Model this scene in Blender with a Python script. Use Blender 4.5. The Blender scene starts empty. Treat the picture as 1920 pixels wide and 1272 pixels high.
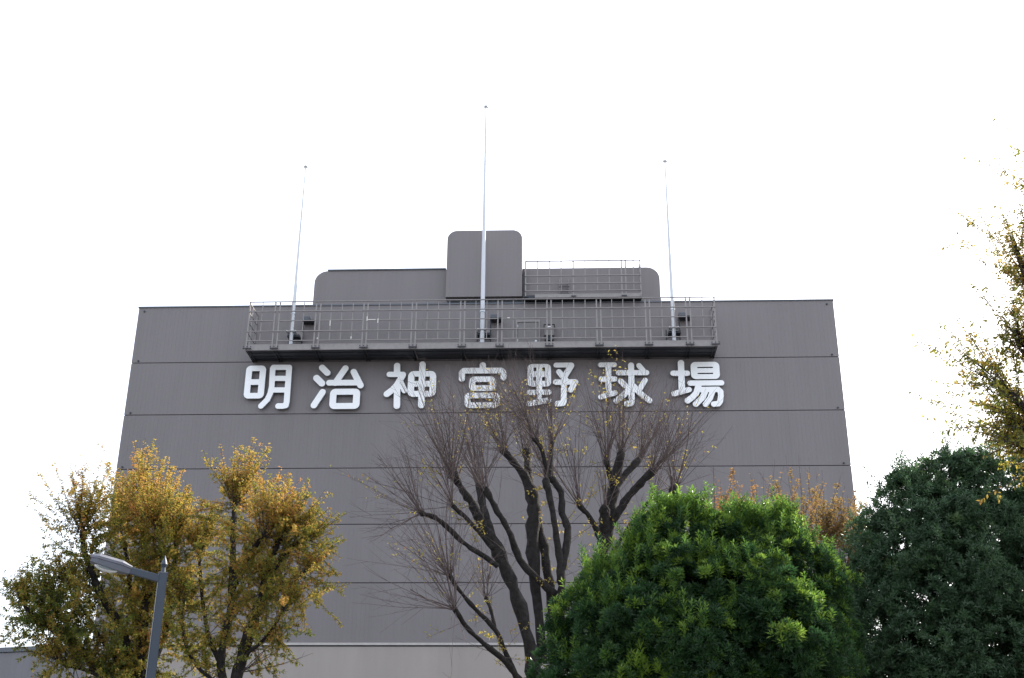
import bpy, bmesh, math, random
import numpy as np
from mathutils import Vector, Matrix

random.seed(11)
rng = np.random.default_rng(11)
scene = bpy.context.scene
col = scene.collection
R = math.radians

# ------------------------------------------------------------------ camera
# Metric survey of the place: X along the facade, Y away from the viewer, Z up.
FOC = 2200.0                      # focal length in pixels of a 1920 px wide frame
CAM = np.array([0.0, 0.0, 1.6])
_z = np.array([35.0, 5230.0, -FOC]); _z /= np.linalg.norm(_z)
_x = np.array([56140.0, 554.0, 2200.0]); _x -= _z * _x.dot(_z); _x /= np.linalg.norm(_x)
_y = np.cross(_z, _x)
MC = np.array([_x, _y, _z])


def at(px, py, Y):
    """Point of the place at distance Y that was surveyed at (px, py)."""
    d = MC @ np.array([px - 960.0, 636.0 - py, -FOC])
    return CAM + d * (Y / d[1])


cd = bpy.data.cameras.new('camera')
cd.sensor_width = 36.0
cd.lens = FOC / 1920.0 * 36.0
cd.clip_end = 2000.0
cd.clip_start = 0.1
cam = bpy.data.objects.new('camera', cd)
col.objects.link(cam)
m4 = Matrix.Identity(4)
for i in range(3):
    for j in range(3):
        m4[i][j] = MC[i, j]
    m4[i][3] = CAM[i]
cam.matrix_world = m4
scene.camera = cam

# ------------------------------------------------------------------ world and sun
SUN_AZ, SUN_EL = R(42), R(38)     # azimuth from +Y towards +X
w = bpy.data.worlds.new('World')
scene.world = w
w.use_nodes = True
nt = w.node_tree
nt.nodes.clear()
sky = nt.nodes.new('ShaderNodeTexSky')
sky.sky_type = 'NISHITA'
sky.sun_disc = False
sky.sun_elevation = SUN_EL
sky.sun_rotation = SUN_AZ
sky.air_density = 1.0
sky.dust_density = 4.0
sky.ozone_density = 1.0
veil = nt.nodes.new('ShaderNodeMix')
veil.data_type = 'RGBA'
veil.inputs[0].default_value = 0.55
veil.inputs[7].default_value = (6.6, 6.9, 7.5, 1)     # thin high cloud over the whole sky
nt.links.new(sky.outputs[0], veil.inputs[6])
bg = nt.nodes.new('ShaderNodeBackground')
bg.inputs[1].default_value = 0.12
wo = nt.nodes.new('ShaderNodeOutputWorld')
nt.links.new(veil.outputs[2], bg.inputs[0])
nt.links.new(bg.outputs[0], wo.inputs[0])

sl = bpy.data.lights.new('sun', 'SUN')
sl.energy = 4.2
sl.angle = R(3.0)
sl.color = (1.0, 0.94, 0.84)
so = bpy.data.objects.new('sun', sl)
col.objects.link(so)
sdir = Vector((math.sin(SUN_AZ) * math.cos(SUN_EL), math.cos(SUN_AZ) * math.cos(SUN_EL), math.sin(SUN_EL)))
so.rotation_euler = sdir.to_track_quat('Z', 'Y').to_euler()
so.location = (40, 60, 60)

scene.view_settings.view_transform = 'Standard'
scene.view_settings.look = 'None'
scene.view_settings.gamma = 1.0
scene.view_settings.use_curve_mapping = False
scene.view_settings.exposure = 1.5

# ------------------------------------------------------------------ materials
def mat(name, color, rough=0.6, metal=0.0, var=0.12, scale=3.0, streak=False, bump=0.0, spec=0.5, objvar=0.0):
    m = bpy.data.materials.new(name)
    m.use_nodes = True
    t = m.node_tree
    b = t.nodes['Principled BSDF']
    b.inputs['Roughness'].default_value = rough
    b.inputs['Metallic'].default_value = metal
    b.inputs['Specular IOR Level'].default_value = spec
    tc = t.nodes.new('ShaderNodeTexCoord')
    mp = t.nodes.new('ShaderNodeMapping')
    if streak:
        mp.inputs['Scale'].default_value = (1.0, 1.0, 0.12)
    n = t.nodes.new('ShaderNodeTexNoise')
    n.inputs['Scale'].default_value = scale
    n.inputs['Detail'].default_value = 6
    n.inputs['Roughness'].default_value = 0.65
    t.links.new(tc.outputs['Object'], mp.inputs[0])
    t.links.new(mp.outputs[0], n.inputs['Vector'])
    r = t.nodes.new('ShaderNodeValToRGB')
    r.color_ramp.elements[0].position = 0.3
    r.color_ramp.elements[1].position = 0.7
    r.color_ramp.elements[0].color = tuple(c * (1 - var) for c in color) + (1,)
    r.color_ramp.elements[1].color = tuple(min(1, c * (1 + var)) for c in color) + (1,)
    t.links.new(n.outputs[0], r.inputs[0])
    out = r.outputs[0]
    if objvar:
        # fine rain streaks and a slightly different batch of paint on every panel
        oi = t.nodes.new('ShaderNodeObjectInfo')
        m2 = t.nodes.new('ShaderNodeMapping')
        m2.inputs['Scale'].default_value = (2.2, 1.0, 0.05)
        n3 = t.nodes.new('ShaderNodeTexNoise')
        n3.inputs['Scale'].default_value = 2.4
        n3.inputs['Detail'].default_value = 5
        t.links.new(tc.outputs['Object'], m2.inputs[0])
        t.links.new(m2.outputs[0], n3.inputs['Vector'])
        ad = t.nodes.new('ShaderNodeMath'); ad.operation = 'ADD'
        t.links.new(oi.outputs['Random'], ad.inputs[0])
        t.links.new(n3.outputs[0], ad.inputs[1])
        mr = t.nodes.new('ShaderNodeMapRange')
        mr.inputs['From Min'].default_value = 0.3
        mr.inputs['From Max'].default_value = 1.7
        mr.inputs['To Min'].default_value = 1 - objvar * 1.6
        mr.inputs['To Max'].default_value = 1 + objvar * 1.6
        t.links.new(ad.outputs[0], mr.inputs[0])
        hv = t.nodes.new('ShaderNodeHueSaturation')
        t.links.new(mr.outputs[0], hv.inputs['Value'])
        t.links.new(out, hv.inputs['Color'])
        out = hv.outputs[0]
    t.links.new(out, b.inputs['Base Color'])
    if bump:
        n2 = t.nodes.new('ShaderNodeTexNoise')
        n2.inputs['Scale'].default_value = scale * 6
        n2.inputs['Detail'].default_value = 4
        t.links.new(mp.outputs[0], n2.inputs['Vector'])
        bp = t.nodes.new('ShaderNodeBump')
        bp.inputs['Strength'].default_value = bump
        bp.inputs['Distance'].default_value = 0.03
        t.links.new(n2.outputs[0], bp.inputs['Height'])
        t.links.new(bp.outputs[0], b.inputs['Normal'])
    return m


def leafmat(name, stops, rough=0.5, trans=0.35, spec=0.4):
    m = bpy.data.materials.new(name)
    m.use_nodes = True
    t = m.node_tree
    b = t.nodes['Principled BSDF']
    a = t.nodes.new('ShaderNodeAttribute')
    a.attribute_name = 'tone'
    r = t.nodes.new('ShaderNodeValToRGB')
    cr = r.color_ramp
    while len(cr.elements) < len(stops):
        cr.elements.new(0.5)
    for e, (p, c) in zip(cr.elements, stops):
        e.position = p
        e.color = tuple(c) + (1,)
    t.links.new(a.outputs['Fac'], r.inputs[0])
    t.links.new(r.outputs[0], b.inputs['Base Color'])
    b.inputs['Roughness'].default_value = rough
    b.inputs['Specular IOR Level'].default_value = spec
    tr = t.nodes.new('ShaderNodeBsdfTranslucent')
    hs = t.nodes.new('ShaderNodeHueSaturation')
    hs.inputs['Value'].default_value = 1.5
    t.links.new(r.outputs[0], hs.inputs['Color'])
    t.links.new(hs.outputs[0], tr.inputs[0])
    mx = t.nodes.new('ShaderNodeMixShader')
    mx.inputs[0].default_value = trans
    t.links.new(b.outputs[0], mx.inputs[1])
    t.links.new(tr.outputs[0], mx.inputs[2])
    t.links.new(mx.outputs[0], t.nodes['Material Output'].inputs[0])
    return m


M = {}
M['wall'] = mat('wall_paint', (0.160, 0.144, 0.146), 0.55, 0, 0.07, 0.7, True, 0, 0.5, 0.05)
M['base'] = mat('base_render', (0.30, 0.268, 0.243), 0.8, 0, 0.07, 0.9, True, 0.15)
M['wing'] = mat('wing_cladding', (0.145, 0.14, 0.148), 0.6, 0, 0.06, 0.9, True)
M['seam'] = mat('seam_backing', (0.03, 0.03, 0.033), 0.8)
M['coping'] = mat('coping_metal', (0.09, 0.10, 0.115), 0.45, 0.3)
M['basecop'] = mat('base_coping', (0.40, 0.38, 0.36), 0.7)
M['steel'] = mat('painted_steel', (0.24, 0.222, 0.217), 0.5, 0.0, 0.12, 5.0)
M['dark'] = mat('dark_steel', (0.024, 0.027, 0.035), 0.6, 0.0, 0.2, 4.0)
M['letter'] = mat('white_letter', (0.86, 0.875, 0.88), 0.45, 0, 0.03, 1.5, True)
M['lettershade'] = mat('letter_return_shade', (0.30, 0.32, 0.35), 0.5)  # white letter edges coloured grey, their shade put into the paint
M['pole'] = mat('pole_alloy', (0.58, 0.60, 0.63), 0.6, 0.0, 0.06, 2.0)
M['galv'] = mat('galvanised', (0.55, 0.58, 0.6), 0.4, 0.5)
M['door'] = mat('door_paint', (0.165, 0.155, 0.15), 0.5, 0, 0.05)
M['rust'] = mat('bare_primer', (0.62, 0.60, 0.55), 0.7)
M['lamp'] = mat('lamp_paint', (0.025, 0.037, 0.056), 0.5, 0.0, 0.08, 6.0)
M['lamphead'] = mat('lamp_cover', (0.12, 0.122, 0.15), 0.7, 0.0, 0.12, 9.0)
M['lampbody'] = mat('lamp_body', (0.085, 0.09, 0.11), 0.5, 0.2, 0.1, 9.0)
M['bark'] = mat('zelkova_bark', (0.024, 0.021, 0.019), 0.95, 0, 0.5, 9.0, False, 1.0, 0.2)
M['bark2'] = mat('grey_bark', (0.026, 0.023, 0.022), 0.95, 0, 0.55, 9.0, False, 1.0, 0.2)
M['twig'] = mat('twig_bark', (0.10, 0.076, 0.072), 0.8, 0, 0.2, 3.0, False, 0, 0.2)
M['twigdark'] = mat('dark_twig_bark', (0.055, 0.045, 0.04), 0.8, 0, 0.2, 3.0, False, 0, 0.2)
M['ground'] = mat('paving', (0.10, 0.097, 0.095), 0.9, 0, 0.15, 0.6, False, 0.2)
M['road'] = mat('asphalt', (0.055, 0.055, 0.058), 0.9, 0, 0.2, 4.0, False, 0.3)
M['roof'] = mat('roof_sheet', (0.2, 0.2, 0.2), 0.8)
g = bpy.data.materials.new('lamp_glass')
g.use_nodes = True
gb = g.node_tree.nodes['Principled BSDF']
gb.inputs['Base Color'].default_value = (0.42, 0.50, 0.53, 1)
gb.inputs['Roughness'].default_value = 0.18
gb.inputs['Transmission Weight'].default_value = 0.6
M['glass'] = g
M['leaf_aut'] = leafmat('autumn_zelkova_leaf', [(0.0, (0.085, 0.12, 0.025)), (0.35, (0.19, 0.185, 0.032)),
                        (0.65, (0.34, 0.235, 0.045)), (1.0, (0.36, 0.17, 0.055))], 0.6, 0.45, 0.25)
M['leaf_yel'] = leafmat('yellow_leaf', [(0.0, (0.22, 0.20, 0.05)), (0.6, (0.34, 0.27, 0.06)), (1.0, (0.28, 0.13, 0.04))], 0.6, 0.4, 0.25)
M['leaf_rust'] = leafmat('rust_leaf', [(0.0, (0.18, 0.15, 0.045)), (0.5, (0.23, 0.15, 0.05)), (1.0, (0.24, 0.12, 0.045))], 0.65, 0.35, 0.25)
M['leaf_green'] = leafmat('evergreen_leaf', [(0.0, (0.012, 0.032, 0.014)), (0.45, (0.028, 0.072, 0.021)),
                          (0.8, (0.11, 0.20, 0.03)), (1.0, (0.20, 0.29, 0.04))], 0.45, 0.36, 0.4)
M['leaf_dark'] = leafmat('dark_evergreen_leaf', [(0.0, (0.022, 0.046, 0.026)), (0.6, (0.048, 0.094, 0.040)), (1.0, (0.10, 0.16, 0.055))], 0.42, 0.3, 0.45)

# ------------------------------------------------------------------ helpers
def link(o, parent=None):
    col.objects.link(o)
    if parent is not None:
        o.parent = parent
    return o


def empty(name, label, cat, loc=(0, 0, 0), rz=0.0, group=None):
    o = bpy.data.objects.new(name, None)
    o.empty_display_size = 0.3
    o.location = loc
    o.rotation_euler = (0, 0, rz)
    o['label'] = label
    o['category'] = cat
    if group:
        o['group'] = group
    return link(o)


def meshobj(name, verts, faces, m, parent=None, smooth=False):
    me = bpy.data.meshes.new(name)
    me.from_pydata([tuple(map(float, v)) for v in verts], [], faces)
    me.update()
    me.materials.append(m)
    if smooth:
        me.polygons.foreach_set('use_smooth', [True] * len(me.polygons))
    return link(bpy.data.objects.new(name, me), parent)


def bmobj(name, bm, m, parent=None, smooth=False):
    bmesh.ops.recalc_face_normals(bm, faces=bm.faces)
    me = bpy.data.meshes.new(name)
    bm.to_mesh(me)
    bm.free()
    me.materials.append(m)
    if smooth:
        me.polygons.foreach_set('use_smooth', [True] * len(me.polygons))
    return link(bpy.data.objects.new(name, me), parent)


def add_box(bm, a, b, bev=0.0):
    r = bmesh.ops.create_cube(bm, size=1.0)
    vs = r['verts']
    c = [(p + q) / 2 for p, q in zip(a, b)]
    s = [abs(q - p) for p, q in zip(a, b)]
    for v in vs:
        v.co = Vector((v.co.x * s[0] + c[0], v.co.y * s[1] + c[1], v.co.z * s[2] + c[2]))
    if bev:
        es = list({e for v in vs for e in v.link_edges})
        bmesh.ops.bevel(bm, geom=es, offset=bev, segments=2, affect='EDGES', profile=0.5)


def box(name, a, b, m, parent=None, bev=0.0):
    bm = bmesh.new()
    add_box(bm, a, b, bev)
    return bmobj(name, bm, m, parent)


def add_cyl(bm, p, q, r0, r1=None, seg=12):
    p, q = Vector(p), Vector(q)
    d = q - p
    r1 = r0 if r1 is None else r1
    mm = Matrix.Translation((p + q) / 2) @ d.to_track_quat('Z', 'Y').to_matrix().to_4x4()
    bmesh.ops.create_cone(bm, cap_ends=True, segments=seg, radius1=r0, radius2=max(r1, 1e-4), depth=d.length, matrix=mm)


def cyl(name, p, q, r0, m, parent=None, r1=None, seg=12, smooth=True):
    bm = bmesh.new()
    add_cyl(bm, p, q, r0, r1, seg)
    return bmobj(name, bm, m, parent)


def copyof(src, parent, loc):
    o = src.copy()
    col.objects.link(o)
    o.parent = parent
    o.location = loc
    return o


def quadmesh(name, V, F, m, parent, tone=None, smooth=False, stuff=False, nper=4):
    """numpy mesh: V (n,3), F (k,nper)."""
    me = bpy.data.meshes.new(name)
    V = np.asarray(V, np.float32)
    F = np.asarray(F, np.int32)
    me.vertices.add(len(V))
    me.vertices.foreach_set('co', V.ravel())
    me.loops.add(F.size)
    me.loops.foreach_set('vertex_index', F.ravel())
    me.polygons.add(len(F))
    me.polygons.foreach_set('loop_start', np.arange(0, F.size, nper, dtype=np.int32))
    me.polygons.foreach_set('loop_total', np.full(len(F), nper, np.int32))
    me.polygons.foreach_set('use_smooth', np.full(len(F), smooth, bool))
    me.update(calc_edges=True)
    if tone is not None:
        at_ = me.attributes.new('tone', 'FLOAT', 'POINT')
        at_.data.foreach_set('value', np.asarray(tone, np.float32))
    me.materials.append(m)
    o = link(bpy.data.objects.new(name, me), parent)
    if stuff:
        o['kind'] = 'stuff'
    return o


def norm(v):
    return v / np.maximum(np.linalg.norm(v, axis=-1, keepdims=True), 1e-9)


def tubes(P, Rd, sides):
    """P (n,k,3) polylines, Rd (n,k) radii -> verts, quads."""
    n, k, _ = P.shape
    T = np.empty_like(P)
    T[:, 1:-1] = P[:, 2:] - P[:, :-2]
    T[:, 0] = P[:, 1] - P[:, 0]
    T[:, -1] = P[:, -1] - P[:, -2]
    T = norm(T)
    ref = np.where(np.abs(T[:, :1, 1:2]) < 0.9, np.array([0, 1.0, 0]), np.array([1.0, 0, 0]))
    U = norm(np.cross(T, np.broadcast_to(ref, T.shape)))
    W = np.cross(T, U)
    a = np.arange(sides) * 2 * math.pi / sides
    ring = (np.cos(a)[None, None, :, None] * U[:, :, None, :] + np.sin(a)[None, None, :, None] * W[:, :, None, :])
    V = (P[:, :, None, :] + ring * Rd[:, :, None, None]).reshape(-1, 3)
    i = np.arange(n)[:, None, None] * k * sides
    j = np.arange(k - 1)[None, :, None] * sides
    s = np.arange(sides)[None, None, :]
    s2 = (s + 1) % sides
    F = np.stack([i + j + s, i + j + s2, i + j + sides + s2, i + j + sides + s], -1).reshape(-1, 4)
    return V, F


def leaves(pos, d, up, ln, wd, fold=0.25):
    """one folded leaf per row -> verts (4n,3), tris (2n,3)."""
    d = norm(d)
    s = norm(np.cross(d, up))
    nrm = np.cross(s, d)
    b = pos
    t = pos + d * ln[:, None] - nrm * (0.12 * ln)[:, None]
    mid = pos + d * (0.52 * ln)[:, None]
    l = mid + s * (wd * 0.5)[:, None] + nrm * (fold * wd)[:, None]
    r = mid - s * (wd * 0.5)[:, None] + nrm * (fold * wd)[:, None]
    V = np.stack([b, l, t, r], 1).reshape(-1, 3)
    i = np.arange(len(pos))[:, None] * 4
    F = np.concatenate([i + np.array([[0, 2, 1]]), i + np.array([[0, 3, 2]])], 0)
    return V, F


# ------------------------------------------------------------------ ground
gr = meshobj('ground', [(-300, -200, 0), (300, -200, 0), (300, 400, 0), (-300, 400, 0)], [(0, 1, 2, 3)], M['ground'])
gr['kind'] = 'structure'
rd = meshobj('road', [(-300, 1.5, 0.004), (300, 1.5, 0.004), (300, 9.5, 0.004), (-300, 9.5, 0.004)], [(0, 1, 2, 3)], M['road'])
rd['kind'] = 'structure'

# ------------------------------------------------------------------ the stadium tower
XL, XR, YF, YB = -17.86, 11.48, 45.0, 63.0
ZT = 22.15
SEAM = [22.15, 19.62, 17.32, 15.01, 12.72, 10.425, 8.14]
tower = empty('stadium_building', 'tall windowless grey brown stadium block with ribbed wall bands and rooftop boxes', 'building', (0, 0, 0))


def ribbed(name, x0, x1, z0, z1, y, m, parent, pitch=0.16, gw=0.012, gd=0.0028, thick=0.05):
    """sheet of vertical ribs facing -Y with returned top and bottom edges"""
    xs, ys = [x0], [y]
    x = x0 + pitch
    while x < x1 - 0.03:
        xs += [x - gw / 2, x - gw / 4, x + gw / 4, x + gw / 2]
        ys += [y, y + gd, y + gd, y]
        x += pitch
    xs.append(x1)
    ys.append(y)
    n = len(xs)
    xs, ys = np.array(xs), np.array(ys)
    V = np.concatenate([np.stack([xs, np.full(n, y + thick), np.full(n, z0)], 1), np.stack([xs, ys, np.full(n, z0)], 1),
                        np.stack([xs, ys, np.full(n, z1)], 1), np.stack([xs, np.full(n, y + thick), np.full(n, z1)], 1)])
    i = np.arange(n - 1)[:, None]
    F = np.concatenate([i + k * n + np.array([[0, 1, n + 1, n]]) for k in range(3)])
    return quadmesh(name, V, F, m, parent)


for k in range(6):
    ribbed('wall_panel', XL + 0.02, XR - 0.02, SEAM[k + 1] + 0.017, SEAM[k] - (0.017 if k else 0.0), YF, M['wall'], tower)
# solid body behind the panels: shows only in the seams, on the sides and the top
box('wall_core', (XL + 0.03, YF + 0.052, 0), (XR - 0.03, YB, ZT - 0.12), M['seam'], tower)
for xx, sgn in ((XL, -1), (XR, 1)):
    for k in range(6):
        a = (min(xx, xx - sgn * 0.028), YF + 0.003, SEAM[k + 1] + 0.022)
        b = (max(xx, xx - sgn * 0.028), YB, SEAM[k] - (0.022 if k else 0.0))
        box('side_panel', a, b, M['wall'], tower)
box('roof_deck', (XL + 0.05, YF + 0.1, ZT - 0.1), (XR - 0.05, YB - 0.05, ZT - 0.03), M['roof'], tower)
box('coping', (XL - 0.03, YF - 0.035, ZT), (XR + 0.03, YF + 0.25, ZT + 0.055), M['coping'], tower)
for xx in (XL, XR):
    box('coping', (xx - 0.03 if xx < 0 else xx - 0.2, YF + 0.253, ZT), (xx + 0.2 if xx < 0 else xx + 0.03, YB, ZT + 0.055), M['coping'], tower)
cap0 = None
for k, z in enumerate(SEAM[:5]):
    for xx in (XL + 0.26, XR - 0.28):
        p = (xx + random.uniform(-0.03, 0.03), YF - 0.02, z - 0.17 if k == 0 else z + 0.09)
        if cap0 is None:
            cap0 = cyl('anchor_cap', (0, 0.022, 0), (0, -0.02, 0), 0.038, M['dark'], tower, seg=10)
            cap0.location = p
        else:
            copyof(cap0, tower, p)
# light rendered base under the ribbed bands
box('base_wall', (XL - 0.02, YF - 0.02, 0.0), (XR + 0.02, YF + 0.05, 8.02), M['base'], tower)
box('base_coping', (XL - 0.05, YF - 0.07, 8.075), (XR + 0.05, YF + 0.04, 8.16), M['basecop'], tower)
box('shadow_gap', (XL, YF - 0.012, 8.021), (XR, YF + 0.04, 8.074), M['seam'], tower)


def arch_block(name, x0, x1, z0, z1, y0, y1, rl, rr, m, parent, seg=8):
    """block whose top left / right corners are rounded in the elevation, ribbed front"""
    pts = [(x0, z0)]
    if rl:
        for i in range(seg + 1):
            a = math.pi - i * math.pi / 2 / seg
            pts.append((x0 + rl + rl * math.cos(a), z1 - rl + rl * math.sin(a)))
    else:
        pts.append((x0, z1))
    # straight top sampled for the ribs
    if rr:
        for i in range(seg + 1):
            a = math.pi / 2 - i * math.pi / 2 / seg
            pts.append((x1 - rr + rr * math.cos(a), z1 - rr + rr * math.sin(a)))
    else:
        pts.append((x1, z1))
    pts.append((x1, z0))
    n = len(pts)
    V = [(p[0], y0, p[1]) for p in pts] + [(p[0], y1, p[1]) for p in pts]
    F = [tuple(range(n)), tuple(range(2 * n - 1, n - 1, -1))]
    F += [(i, i + n, (i + 1) % n + n, (i + 1) % n) for i in range(n)]
    o = meshobj(name, V, F, m, parent)
    bm = bmesh.new()
    bm.from_mesh(o.data)
    bmesh.ops.recalc_face_normals(bm, faces=bm.faces)
    bm.to_mesh(o.data)
    bm.free()
    return o


def topz(x, x0, x1, z1, rl, rr):
    if rl and x < x0 + rl:
        return z1 - rl + math.sqrt(max(0, rl * rl - (x0 + rl - x) ** 2))
    if rr and x > x1 - rr:
        return z1 - rr + math.sqrt(max(0, rr * rr - (x - x1 + rr) ** 2))
    return z1


def ribs_on(parent, x0, x1, z0, z1, y, rl, rr, m, pitch=0.16):
    """thin standing ribs joined into one sheet part on a rounded block"""
    bm = bmesh.new()
    x = x0 + pitch
    while x < x1 - 0.05:
        zt = topz(x, x0, x1, z1, rl, rr) - 0.03
        add_box(bm, (x - 0.006, y - 0.0025, z0 + 0.02), (x + 0.006, y + 0.004, zt))
        x += pitch
    return bmobj('cladding_ribs', bm, m, parent)


# low penthouse, and the taller box that stands proud of it
PY = 45.35
lo = arch_block('low_penthouse', -10.48, 4.36, ZT + 0.06, 23.97, PY, 53.0, 0.55, 0.55, M['wall'], tower)
ribs_on(lo, -10.48, 4.36, ZT + 0.06, 23.97, PY, 0.55, 0.55, M['wall'])
box('penthouse_coping', (-9.93, PY - 0.05, 23.972), (-4.8, PY + 0.3, 24.03), M['coping'], tower)
box('penthouse_flashing', (-10.45, PY - 0.06, ZT + 0.055), (-4.75, PY - 0.002, ZT + 0.16), M['dark'], tower)
hi = arch_block('tall_penthouse', -4.74, -1.50, 22.50, 25.66, 44.98, 52.0, 0.42, 0.42, M['wall'], tower)
ribs_on(hi, -4.74, -1.50, 22.50, 25.66, 44.98, 0.42, 0.42, M['wall'])
# dark slot under the tall box and under the upper walkway
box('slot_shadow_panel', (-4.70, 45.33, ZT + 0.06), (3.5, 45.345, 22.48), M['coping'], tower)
box('downpipe', (-1.46, 45.05, 22.4), (-1.40, 45.3, 23.8), M['dark'], tower)
for i in range(5):
    box('ladder_rung', (0.08, 45.24, 22.55 + i * 0.16), (0.50, 45.27, 22.575 + i * 0.16), M['dark'], tower)
for xx in (0.08, 0.47):
    box('ladder_rail', (xx, 45.272, 22.42), (xx + 0.03, 45.33, 23.4), M['steel'], tower)

# the door on to the walkway
dr = box('door', (-1.67, YF - 0.018, 19.72), (-0.83, YF + 0.01, 21.28), M['door'], tower)
bm = bmesh.new()
add_box(bm, (-1.76, YF - 0.045, 19.72), (-1.69, YF + 0.01, 21.40))
add_box(bm, (-0.81, YF - 0.045, 19.72), (-0.74, YF + 0.01, 21.40))
add_box(bm, (-1.69, YF - 0.045, 21.30), (-0.81, YF + 0.01, 21.40))
f_ = bmobj('door_frame', bm, M['steel'], dr)
h_ = cyl('handle', (-0.92, YF - 0.075, 20.42), (-0.92, YF - 0.016, 20.42), 0.045, M['galv'], dr)
for z in (20.42, 21.05):
    box('hinge', (-1.685, YF - 0.05, z), (-1.665, YF - 0.02, z + 0.12), M['galv'], dr)

# ------------------------------------------------------------------ left wing
wing = empty('stadium_wing', 'low grey stadium wing running back beside the tower, dark edge on top', 'building', (XL - 0.06, 45.06, 0))
ang = math.atan2(1.05, -4.1)
wd = Vector((math.cos(ang), math.sin(ang), 0))
wing.rotation_euler = (0, 0, ang - math.pi)
# local: wall runs along -X, faces -Y
ribbed('wall', -14.0, 0.0, 0.0, 7.93, 0.0, M['wing'], wing, pitch=0.3)
box('coping', (-14.0, -0.06, 7.95), (0.0, 0.4, 8.13), M['coping'], wing)
box('rear_wall', (-14.0, 0.06, 0.0), (-0.3, 8.0, 7.92), M['wing'], wing)

# ------------------------------------------------------------------ walkways
def bar(name, a, b, m, parent):
    return box(name, a, b, m, parent)


walk = empty('wall_walkway', 'long brown steel walkway with caged railing mounted across the facade above the white characters', 'walkway', (-3.17, 44.35, 19.6))


def wl(x, y, z):
    return (x + 3.17, y - 44.35, z - 19.6)


WX0, WX1, WYF = -12.73, 6.40, 43.72
ZF = 19.64
box('deck', wl(WX0 + 0.03, WYF + 0.06, ZF + 0.02), wl(WX1 - 0.03, 44.995, ZF + 0.07), M['dark'], walk)
box('toe_board', wl(WX0, WYF - 0.01, ZF - 0.02), wl(WX1, WYF + 0.05, 19.88), M['steel'], walk)
for xx in (WX0, WX1 - 0.05):
    box('end_board', wl(xx, WYF + 0.053, ZF - 0.02), wl(xx + 0.05, 44.995, 19.88), M['steel'], walk)
for yy in (44.1, 44.5):
    box('floor_joist', wl(WX0 + 0.06, yy, ZF - 0.012), wl(WX1 - 0.06, yy + 0.07, ZF + 0.018), M['dark'], walk)
PAIR = [(-12.69, -11.63), (-11.44, -9.93), (-9.75, -7.96), (-7.79, -5.96), (-5.79, -3.97), (-3.80, -2.44), (-2.27, -0.44), (-0.27, 1.58), (1.75, 3.56), (3.73, 5.20), (5.37, 6.36)]
CELLS = [2, 3, 4, 4, 4, 3, 4, 4, 4, 3, 2]
ZR = [21.74, 21.31, 20.885, 20.42, 20.0]
post0 = box('post', (-0.027, -0.02, 0), (0.027, 0.02, 21.72 - ZF), M['steel'], walk)
bal0 = box('baluster', (-0.015, -0.018, 0), (0.015, 0.018, 21.72 - 20.0), M['steel'], walk)
first_p = first_b = True
for (a, b), c in zip(PAIR, CELLS):
    for xx in (a, b):
        p = wl(xx, WYF - 0.034, ZF)
        if first_p:
            post0.location = p
            first_p = False
        else:
            copyof(post0, walk, p)
    for i in range(1, c):
        p = wl(a + (b - a) * i / c, WYF - 0.034, 20.0)
        if first_b:
            bal0.location = p
            first_b = False
        else:
            copyof(bal0, walk, p)
    for z in (ZR[2], ZR[4]):
        bar('rail', wl(a + 0.03, WYF - 0.100, z - 0.016), wl(b - 0.03, WYF - 0.056, z + 0.016), M['steel'], walk)
for z in (ZR[0], ZR[1], ZR[3]):
    bar('rail', wl(WX0 + 0.02, WYF - 0.104, z - 0.016), wl(WX1 - 0.02, WYF - 0.056, z + 0.016), M['steel'], walk)
for xx in (WX0 + 0.015, WX1 - 0.015):
    for z in ZR:
        bar('side_rail', wl(xx - 0.016, WYF - 0.03, z - 0.016), wl(xx + 0.016, 44.995, z + 0.016), M['steel'], walk)
    for yy in (44.2, 44.94):
        bar('side_post', wl(xx - 0.018, yy, ZF + 0.2), wl(xx + 0.018, yy + 0.03, 21.73), M['steel'], walk)
# cantilever brackets and clamp plates at the panel joints
joints = [PAIR[0][0] + 0.05] + [(PAIR[i][1] + PAIR[i + 1][0]) / 2 for i in range(10)] + [PAIR[-1][1] - 0.05]
bk0 = None
for xj in joints:
    if bk0 is None:
        bm = bmesh.new()
        for s in (-0.06, 0.06):
            vs = [bm.verts.new((s + t, y, z)) for t in (-0.012, 0.012) for (y, z) in ((-0.575, 0.015), (-0.575, -0.03), (0.645, -0.06), (0.645, 0.015))]
            bm.faces.new(vs[:4]); bm.faces.new(vs[4:][::-1])
            for i in range(4):
                bm.faces.new((vs[i], vs[i + 4], vs[(i + 1) % 4 + 4], vs[(i + 1) % 4]))
        bk0 = bmobj('bracket', bm, M['dark'], walk)
        bk0.location = (xj + 3.17, 0, 0.04)
        bm = bmesh.new()
        add_box(bm, (-0.17, -0.012, -0.05), (0.17, 0.012, 0.0))
        for s in (-0.15, 0.0, 0.15):
            add_cyl(bm, (s, -0.03, 0.05), (s, 0.0, 0.05), 0.022, seg=6)
            add_cyl(bm, (s, -0.03, -0.03), (s, 0.0, -0.03), 0.022, seg=6)
        cl0 = bmobj('clamp_plate', bm, M['dark'], walk)
        cl0.location = wl(xj, WYF - 0.07, ZF + 0.06)
    else:
        copyof(bk0, walk, (xj + 3.17, 0, 0.04))
        copyof(cl0, walk, wl(xj, WYF - 0.07, ZF + 0.06))
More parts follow.
